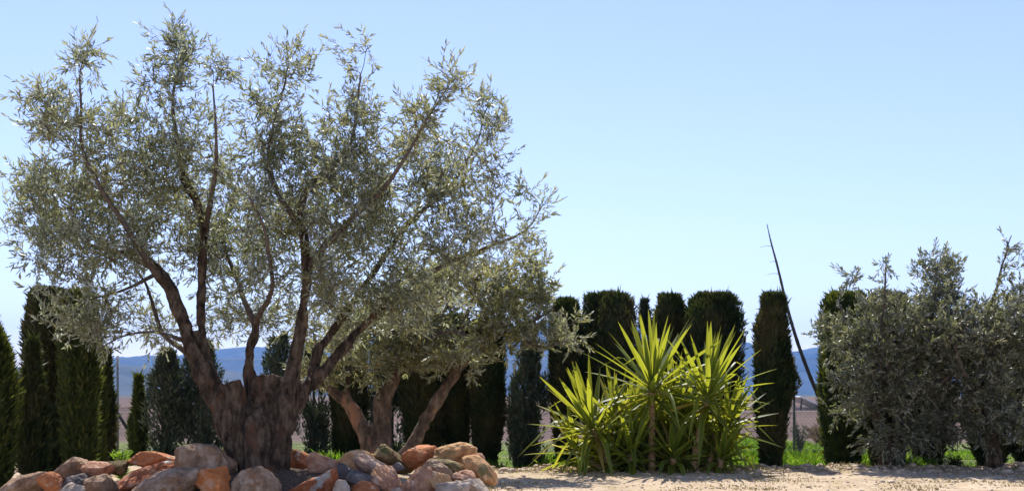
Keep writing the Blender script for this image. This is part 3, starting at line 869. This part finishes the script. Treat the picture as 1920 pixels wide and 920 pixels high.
    rr = rad(t, th) * rf
    O = np.stack([rr * np.cos(th), rr * np.sin(th), t * H - spray * .6], -1)
    if kind == 'loose':
        keep = fbm(O * np.array([4.5, 4.5, 2.6]) + seed, 3, seed + 1) > -.12
        O, th = O[keep], th[keep]; n = len(O)
    out = np.stack([np.cos(th), np.sin(th), np.zeros(n)], -1)
    D = norm(out * rng.uniform(.05, .7, n)[:, None] + np.array([0, 0, 1]) + rng.normal(size=(n, 3)) * .34)
    N = norm(out + rng.normal(size=(n, 3)) * .55)
    S = spray * rng.uniform(.5, 1.4, n)
    nw = 160
    S[-nw:] *= 1.8
    tw_ = slice(0, 14)
    S[tw_] *= 1.9
    W = .022 * rng.uniform(.6, 1.4, n)
    V, Fs = scatter(SPRAY_V, SPRAY_F, O, D, N, S, W)
    Q2 = Fs[0] + nv
    Vs = np.concatenate(parts_V + [V]); Qs = np.concatenate(parts_Q + [Q2])
    fl = [Qs]
    if T3 is not None: fl.append(T3)
    link('crown', mesh_np('crown', Vs, fl, smooth=False), mat or M_CYP, root)
    return root

CY = [
 ('broad lime tinged cypress cut off by the left edge of the picture', -85, 42, 575, 11.0, M_CYPL, 'point', 1, None),
 ('short dark cypress between the left edge cypress and the tall black one', 28, 96, 636, 11.7, M_CYP, 'point', 1, None),
 ('tall blackish cypress under the left end of the old olive crown', 50, 132, 540, 12.9, M_CYP, 'trim', 1, None),
 ('tall cypress with green right side, just right of the tall blackish one', 112, 188, 545, 12.5, M_CYPL, 'trim', 1, None),
 ('narrow green cypress second from the left gap with field view', 154, 202, 600, 13.5, M_CYPL, 'point', 1, None),
 ('thin dark pointed cypress at the left side of the field gap', 182, 218, 655, 13.8, M_CYP, 'point', 1, None),
 ('small lone pointed cypress standing in the left field gap', 242, 278, 704, 15.5, M_CYPL, 'point', 1, None),
 ('loose see through cypress behind the left limb of the old olive', 278, 350, 655, 15.2, M_CYPG, 'loose', 1.9, None),
 ('wide loose cypress directly left of the old olive trunk', 338, 425, 640, 15.6, M_CYPG, 'loose', 1.5, None),
 ('loose cypress seen behind the cut top of the old trunk', 488, 560, 620, 16.0, M_CYPG, 'loose', 1.3, None),
 ('thin loose cypress between the old trunk and the second olive', 556, 620, 640, 16.2, M_CYPG, 'loose', 1.3, None),
 ('dark cypress left behind the forked trunk of the second olive', 618, 690, 600, 16.0, M_CYP, 'trim', 1, None),
 ('loose cypress seen between the reddish trunks of the second olive', 692, 762, 610, 16.4, M_CYPG, 'loose', 1.6, None),
 ('dark cypress behind the right fork of the second olive', 755, 838, 590, 16.0, M_CYP, 'trim', 1, None),
 ('narrow dark cypress just right of the second olive right fork', 830, 884, 590, 16.2, M_CYP, 'trim', 1, None),
 ('dark straight cypress left of the blue mountain slit', 880, 944, 600, 16.0, M_CYP, 'trim', 1, None),
 ('thin grey green cypress standing alone in the blue mountain slit', 954, 1030, 640, 16.0, M_CYPG, 'loose', 2.4, None),
 ('dark cypress behind the left leaves of the yucca', 1030, 1092, 560, 16.0, M_CYP, 'taper', 1, None),
 ('wide flat topped cypress behind the left head of the yucca', 1086, 1196, 548, 16.2, M_CYP, 'trim', 1, None),
 ('slim sparse cypress between two wide flat topped ones behind the yucca', 1192, 1226, 562, 16.6, M_CYPG, 'loose', 1.8, None),
 ('flat topped cypress behind the tallest yucca head', 1220, 1288, 552, 16.2, M_CYP, 'trim', 1, None),
 ('widest dark cypress, directly behind the right yucca head', 1280, 1386, 549, 16.0, M_CYP, 'trim', 1, None),
 ('lone cypress with a side bulge beside the leaning bare stalk', 1418, 1476, 550, 15.2, M_CYP, 'trim', 1, (.52, .17, .5, 0.0)),
 ('flat topped green cypress partly covered by the bushy olive', 1534, 1632, 548, 16.3, M_CYPL, 'trim', 1, None),
 ('flat topped cypress hidden behind the middle of the bushy olive', 1618, 1708, 549, 16.4, M_CYP, 'trim', 1, None),
 ('dark cypress between the two right hand olives', 1702, 1776, 600, 16.6, M_CYP, 'trim', 1, None),
 ('black cypress behind the trunk of the right edge olive', 1816, 1900, 620, 16.2, M_CYP, 'trim', 1, None),
 ('black cypress at the right edge of the picture', 1888, 1990, 620, 16.2, M_CYP, 'trim', 1, None),
]
for k, (lab, x0, x1, yt, Y, m, kd, dn, bl) in enumerate(CY):
    cypress(lab, x0, x1, yt, Y, 300 + k, m, kd, dn, bl)

# ------------------------------------------------------------------ yucca clump
def yucca():
    rng = np.random.default_rng(5)
    b = at(1245, 740, 14.0); b[2] = gz(b[0], b[1])
    root = thing('yucca_plant', 'large yellow green yucca clump with sword leaves and several bare stems', 'yucca', b)
    heads = [  # px, py, dY, lean(x), lean(y), nleaf, len, base px
     (1222, 728, -.1, -.05, -.05, 78, .92, 1222), (1326, 742, -.05, .08, 0, 74, .86, 1298), (1112, 805, -.1, -.4, -.1, 62, .84, 1150),
     (1158, 800, .25, -.1, .1, 56, .74, 1180), (1362, 800, .1, .3, 0, 54, .66, 1322), (1270, 790, .3, .05, .15, 56, .78, 1262),
     (1175, 840, .1, -.15, .1, 40, .6, 1180), (1350, 838, .35, .2, .15, 34, .5, 1326), (1085, 848, .05, -.4, 0, 38, .66, 1136), (1196, 805, .4, -.1, .1, 60, .66, 1200), (1288, 815, .4, .1, .1, 60, .62, 1284), (1246, 842, .3, 0, .1, 56, .56, 1248),
     (1200, 858, .12, -.1, 0, 40, .5, 1204), (1268, 860, .12, .1, 0, 40, .46, 1264), (1150, 862, -.15, -.1, -.1, 36, .5, 1152), (1182, 850, -.25, -.1, -.15, 44, .52, 1186), (1262, 856, -.25, .05, -.15, 44, .48, 1260), (1352, 858, -.2, .15, -.15, 40, .46, 1346),
     (1140, 855, .3, -.2, .1, 50, .56, 1160), (1322, 852, .4, .25, .1, 44, .52, 1312), (1262, 775, .25, 0, 0, 60, .74, 1256),
    ]
    NSEG = 9
    for hx, hy, dY, lx, ly, nl, ln, bx in heads:
        nl = int(nl * .95); ln *= 1.1
        Yh = 14.0 + dY
        h = at(hx, hy, Yh)
        g0 = at(bx, 740, 14.0 + dY * .4); g0[2] = gz(g0[0], g0[1]) - .05
        mid = (h + g0) / 2 + np.array([(g0[0] - h[0]) * .15, 0, -.03])
        P, R = smooth_path([g0, mid, h], [.055, .042, .04], .03)
        R = R * (1 + .12 * np.sin(np.arange(len(R)) * 1.9))
        tb = Tubes(); tb.add(P - b, R * (.65 if dY > .08 else 1), 10)
        link('stem', tb.mesh('stem'), M_YBARK, root)
        ax = norm(np.array([lx, ly, 1.0]))
        a1 = norm(np.cross(ax, [0, 1, 0.1])); a2 = np.cross(ax, a1)
        Vs, Qs, UV = [], [], []
        n0 = 0
        for i in range(nl):
            f = i / nl                      # 0 = inner upright, 1 = outer drooping
            th = i * 2.39996 + rng.normal() * .15
            el = radians(88 - 130 * f ** 1.05 + rng.normal() * 7)
            L = ln * (.72 + .34 * sin(pi * min(1, f * 1.1 + .12))) * rng.uniform(.85, 1.1)
            w = .036 * rng.uniform(.8, 1.2)
            out = a1 * cos(th) + a2 * sin(th)
            d = norm(out * cos(el) + ax * sin(el))
            side = norm(np.cross(d, ax + .01)); nrm = np.cross(side, d)
            o = h + ax * (.10 * (1 - f) - .16 * f) + out * .03
            droop = (.05 + .40 * f * f) * rng.uniform(.3, 1.5)
            kink = rng.uniform() < .16
            s = np.linspace(0, 1, NSEG)
            ctr = o + d * L * s[:, None] + np.array([0, 0, -1.0]) * (droop * L * s ** 2.2)[:, None] * .6
            if kink:
                kk = np.clip(s - rng.uniform(.4, .7), 0, 1)
                ctr += np.array([0, 0, -1.0]) * (kk * L * 1.1)[:, None]
            wid = w * np.interp(s, [0, .12, .4, .7, .9, 1], [.8, .66, 1, .72, .3, .02])
            fold = .35
            tw = rng.normal() * .5 * s[:, None]
            sd = norm(side * np.cos(tw) + nrm * np.sin(tw)); nn_ = np.cross(sd, d)
            Lf = ctr - sd * wid[:, None] + nn_ * (wid * fold)[:, None]
            Rt = ctr + sd * wid[:, None] + nn_ * (wid * fold)[:, None]
            V = np.stack([Lf, ctr, Rt], 1).reshape(-1, 3)
            Vs.append(V - b)
            for u in (0, .5, 1): pass
            UV.append(np.stack([np.tile([0, .5, 1], NSEG), np.repeat(s, 3)], -1))
            ii = np.arange(NSEG - 1)[:, None] * 3; jj = np.arange(2)[None]
            Qs.append(np.stack([ii + jj, ii + jj + 1, ii + jj + 4, ii + jj + 3], -1).reshape(-1, 4) + n0)
            n0 += len(V)
        me = mesh_np('leaf_rosette', np.concatenate(Vs), [np.concatenate(Qs)])
        uvl = me.uv_layers.new(name='UVMap')
        li = np.empty(len(me.loops), dtype=np.int32); me.loops.foreach_get('vertex_index', li)
        uvl.data.foreach_set('uv', np.concatenate(UV)[li].ravel().astype(np.float32))
        link('leaf_rosette', me, M_YUCCA, root)
yucca()

# ------------------------------------------------------------------ bare leaning stalk
def stalk():
    rng = np.random.default_rng(2)
    Y = 16.95
    pts = [(1586, 872, 0), (1545, 768, 0), (1520, 708, 0), (1495, 640, 0), (1476, 575, 0), (1458, 500, 0), (1446, 455, 0), (1438, 420, 0)]
    P = np.array([at(p[0], p[1], Y) for p in pts]); P[0][2] = gz(P[0][0], P[0][1]) - .05
    P, R = smooth_path(P, [.032, .030, .029, .027, .023, .017, .012, .005], .06)
    b = P[0].copy()
    root = thing('flower_stalk', 'tall bare dry stalk leaning left above the lone cypress', 'dry stalk', b)
    R = R * (1 + .10 * (np.arange(len(R)) % 5 == 0))
    t = Tubes(); t.add(P - b, R, 8)
    link('stem', t.mesh('stem'), M_POLE, root)
    for q in (.42, .5, .58, .66, .74, .8, .86, .92):
        i = int(q * (len(P) - 1))
        sgn = -1 if rng.uniform() < .8 else 1
        L = rng.uniform(.10, .2)
        t2 = Tubes()
        t2.add(np.array([P[i], P[i] + [sgn * L * .5, 0, .01], P[i] + [sgn * L, rng.uniform(-.05, .05), -.015]]) - b, np.array([.004, .003, .0015]), 4)
        link('side_twig', t2.mesh('side_twig'), M_POLE, root)
stalk()

# ------------------------------------------------------------------ wire fence behind the hedge
def fence():
    Y = 18.5; x0, x1 = -9.2, 9.6; H = 1.62
    zb = 0.0
    b = np.array([x0, Y, zb])
    root = thing('wire_fence', 'thin chain link fence with grey posts running behind the cypresses', 'fence', b)
    t = Tubes()
    step = .075
    xs = np.arange(x0 - H, x1, step)
    for x in xs:
        for s in (1, -1):
            a = np.array([x, Y, zb + .02]); c = np.array([x + H, Y, zb + H])
            if s < 0: a[0], c[0] = x + H, x
            # clip to fence ends
            lo, hi = sorted((a, c), key=lambda q: q[0])
            if hi[0] <= x0 or lo[0] >= x1: continue
            def clip(lo, hi):
                lo, hi = lo.copy(), hi.copy()
                d = hi - lo
                if lo[0] < x0: lo = lo + d * (x0 - lo[0]) / d[0]
                if hi[0] > x1: hi = hi - d * (hi[0] - x1) / d[0]
                return lo, hi
            lo, hi = clip(lo, hi)
            t.add(np.array([lo, hi]) - b, np.array([.0016, .0016]), 3, cap=False)
    for z in (.05, .8, H):
        t.add(np.array([[x0, Y, z], [x1, Y, z]]) - b, np.array([.0025, .0025]), 4, cap=False)
    link('wire_mesh', t.mesh('wire_mesh'), M_METAL, root)
    for k, x in enumerate(np.arange(x0, x1 + .1, 2.35)):
        p = Tubes(); p.add(np.array([[x, Y + .03, -.1], [x, Y + .03, H + .06]]) - b, np.array([.022, .022]), 8)
        link('post', p.mesh('post'), M_METAL, root)
    br = Tubes(); a = at(208, 752, Y - .03); c = at(262, 842, Y - .03)
    br.add(np.array([a, c]) - b, np.array([.028, .028]), 8)
    link('brace', br.mesh('brace'), M_RUST, root)
fence()

# ------------------------------------------------------------------ shrubs and ground cover
def bush(name, label, cat, px, Y, w, h, seed, mat, n, leaf, wd, group=None, up=.4):
    rng = np.random.default_rng(seed)
    b = at(px, 740, Y); b[2] = gz(b[0], b[1])
    root = thing(name, label, cat, b, group)
    t = Tubes()
    O, D = [], []
    for s in range(max(9, n // 90)):
        a = rng.uniform(0, 2 * pi); r = rng.uniform(0, 1) ** .6
        tip = np.array([cos(a) * r * w / 2, sin(a) * r * w / 2, h * rng.uniform(.5, 1) * (1 - .45 * r * r)])
        P, R = smooth_path([[0, 0, -.03], tip * [.3, .3, .55], tip], [.010, .006, .002], .08)
        t.add(P, R, 4, cap=False)
        for q in range(n // max(9, n // 90)):
            i = int(rng.uniform(.25, 1) * (len(P) - 1))
            O.append(P[i] + rng.normal(size=3) * .02); D.append(norm(P[min(i + 1, len(P) - 1)] - P[i - 1] + rng.normal(size=3) * .12 + [0, 0, up * .05]))
    link('stems', t.mesh('stems'), M_TWIG, root)
    O, D = np.array(O), np.array(D)
    V, Fs = scatter(LEAF_V, LEAF_F, O, D + rng.normal(size=D.shape) * .5, rng.normal(size=D.shape) + [0, 0, 1], leaf * rng.uniform(.6, 1.3, len(O)), wd * rng.uniform(.7, 1.3, len(O)))
    link('foliage', mesh_np('foliage', V, Fs), mat, root)
bush('shrub', 'brown dry shrub beyond the green weeds by the leaning stalk', 'shrub', 1535, 24.5, 1.3, .62, 71, M_BROWN, 2600, .05, .012)
bush('shrub', 'small dark green shrub in the bright gap between the two right olives', 'shrub', 1790, 15.6, .32, .34, 72, M_CYPL, 1100, .045, .012)
bush('shrub', 'greyish sapling bush right beside the lone cypress', 'shrub', 1500, 19.5, .5, 1.0, 73, M_CYPG, 900, .05, .012)
bush('shrub', 'small pale green weed behind the flat reddish slab', 'shrub', 228, 12.6, .35, .55, 74, M_GRASS, 700, .06, .016)

def grass(name, label, mat, regions, seed, cat='grass'):
    rng = np.random.default_rng(seed)
    Os, Ss = [], []
    for (x0, x1, y0, y1, n, s) in regions:
        x = rng.uniform(x0, x1, n * 2); y = rng.uniform(y0, y1, n * 2)
        dn = fbm(np.stack([x, y, x * 0], -1) * 1.6, 3, seed) + rng.normal(size=n * 2) * .2
        k = dn > -.05
        x, y, dn = x[k], y[k], dn[k]
        Os.append(np.stack([x, y, ground_h(x, y) - .01], -1)); Ss.append(s * (.6 + .6 * np.clip(dn, 0, 1)) * rng.uniform(.5, 1.3, len(x)))
    O = np.concatenate(Os); S = np.concatenate(Ss)
    D = norm(rng.normal(size=O.shape) * .38 + [0, 0, 1])
    W = np.full(len(O), .016) * rng.uniform(.5, 1.6, len(O))
    V, Fs = scatter(LEAF_V * np.array([1, 1, 2.2]), LEAF_F, O, D, norm(rng.normal(size=O.shape) + [0, -.5, .6]), S, W)
    link(name, mesh_np(name, V, Fs), mat, kind='stuff', label=label, cat=cat)
grass('grass', 'lush green weeds growing behind the yard ridge', M_GRASS,
      [(3.6, 6.4, 15.6, 25, 24000, .17), (-7.5, 3.2, 15.0, 22, 7000, .07), (6.6, 9, 15.6, 22, 2500, .09), (-.4, .9, 14.8, 16.5, 2500, .20), (-3.6, -2.2, 14.2, 17, 3000, .22), (3.9, 5.0, 15.2, 18, 5000, .22)], 81)
grass('dry_grass', 'sparse short dry grass on the sandy yard', M_DRY,
      [(-2.2, 8, 11.0, 14.6, 5200, .035), (-1, 8, 14.0, 15.0, 2500, .06), (-1, -.2, 10.2, 11.5, 500, .05)], 82)

def clods():
    rng = np.random.default_rng(9)
    import bmesh
    bm = bmesh.new(); bmesh.ops.create_icosphere(bm, subdivisions=2, radius=1)
    V0 = np.array([v.co[:] for v in bm.verts]); F0 = np.array([[v.index for v in f.verts] for f in bm.faces]); bm.free()
    Vs, Fs = [], []
    n0 = 0
    N = 2800
    for i in range(N):
        if i < 1500:
            x = rng.uniform(-1.5, 8.6); y = 14.25 + rng.normal() * .28; s = rng.gamma(2.0, .008) + .005
        else:
            x = rng.uniform(-1.8, 7.6); y = rng.uniform(10.6, 14.3); s = rng.gamma(1.6, .004) + .003
        s = min(s, .055)
        P = V0 * (1 + .28 * fbm(V0 * 1.6 + i, 2, i % 50)[:, None]) * s * np.array([rng.uniform(.8, 1.5), rng.uniform(.8, 1.4), rng.uniform(.45, .9)])
        Vs.append(P + [x, y, gz(x, y) + s * .15]); Fs.append(F0 + n0); n0 += len(P)
    link('pebbles', mesh_np('pebbles', np.concatenate(Vs), [np.concatenate(Fs)]),
         rough_mat('earth_clod', [(.3, (.26, .19, .12)), (.5, (.43, .33, .23)), (.7, (.58, .48, .36))], 3, .6, 30), kind='stuff', label='small stones and earth clods scattered over the sandy yard and its ridge', cat='stones')
clods()

# ------------------------------------------------------------------ distant farm shed
def shed():
    b = at(1505, 740, 60); b[2] = -.1
    root = thing('farm_shed', 'distant low shed with a white sloping roof edge, right of the lone cypress', 'shed', b)
    def box(name, c, s, mat, rot=0):
        import bmesh
        bm = bmesh.new(); bmesh.ops.create_cube(bm, size=1)
        me = bpy.data.meshes.new(name)
        for v in bm.verts:
            v.co.x *= s[0]; v.co.y *= s[1]; v.co.z *= s[2]
        bmesh.ops.bevel(bm, geom=bm.edges[:], offset=.01, segments=1, affect='EDGES')
        bm.to_mesh(me); bm.free()
        o = link(name, me, mat, root, c)
        o.rotation_euler = (0, rot, 0)
        return o
    wallm = rough_mat('shed_plaster', [(.3, (.22, .18, .16)), (.7, (.36, .31, .27))], 3, .3)
    roofm = rough_mat('white_sheet_roof', [(.3, (.62, .62, .62)), (.7, (.8, .8, .78))], 3, .1)
    box('wall', (1.9, 1.5, .12), (3.4, 2.6, .5), wallm)
    box('roof', (1.7, 1.3, .16), (4.2, 3.2, .07), roofm, radians(24))
    p = Tubes(); p.add(np.array([[-.15, 0, -.2], [-.05, 0, .95]]), np.array([.06, .05]), 8)
    link('post', p.mesh('post'), M_POLE, root)
shed()

# ------------------------------------------------------------------ haze
HAZE = 1
if HAZE:
    import bmesh
    bm = bmesh.new(); bmesh.ops.create_cube(bm, size=1)
    me = bpy.data.meshes.new('haze'); bm.to_mesh(me); bm.free()
    m, nt, out = mat_new('haze_air')
    v = nd(nt, 'ShaderNodeVolumePrincipled')
    v.inputs['Color'].default_value = (.12, .40, 1.0, 1)
    v.inputs['Density'].default_value = .00014
    v.inputs['Anisotropy'].default_value = 0.0
    nt.links.new(v.outputs[0], out.inputs['Volume'])
    hz = link('haze', me, m, kind='stuff', label='thin blue air haze over the plain and mountains', cat='haze')
    hz.scale = (15000, 6600, 425)
    hz.location = (0, 3200, 425 / 2 - 6)
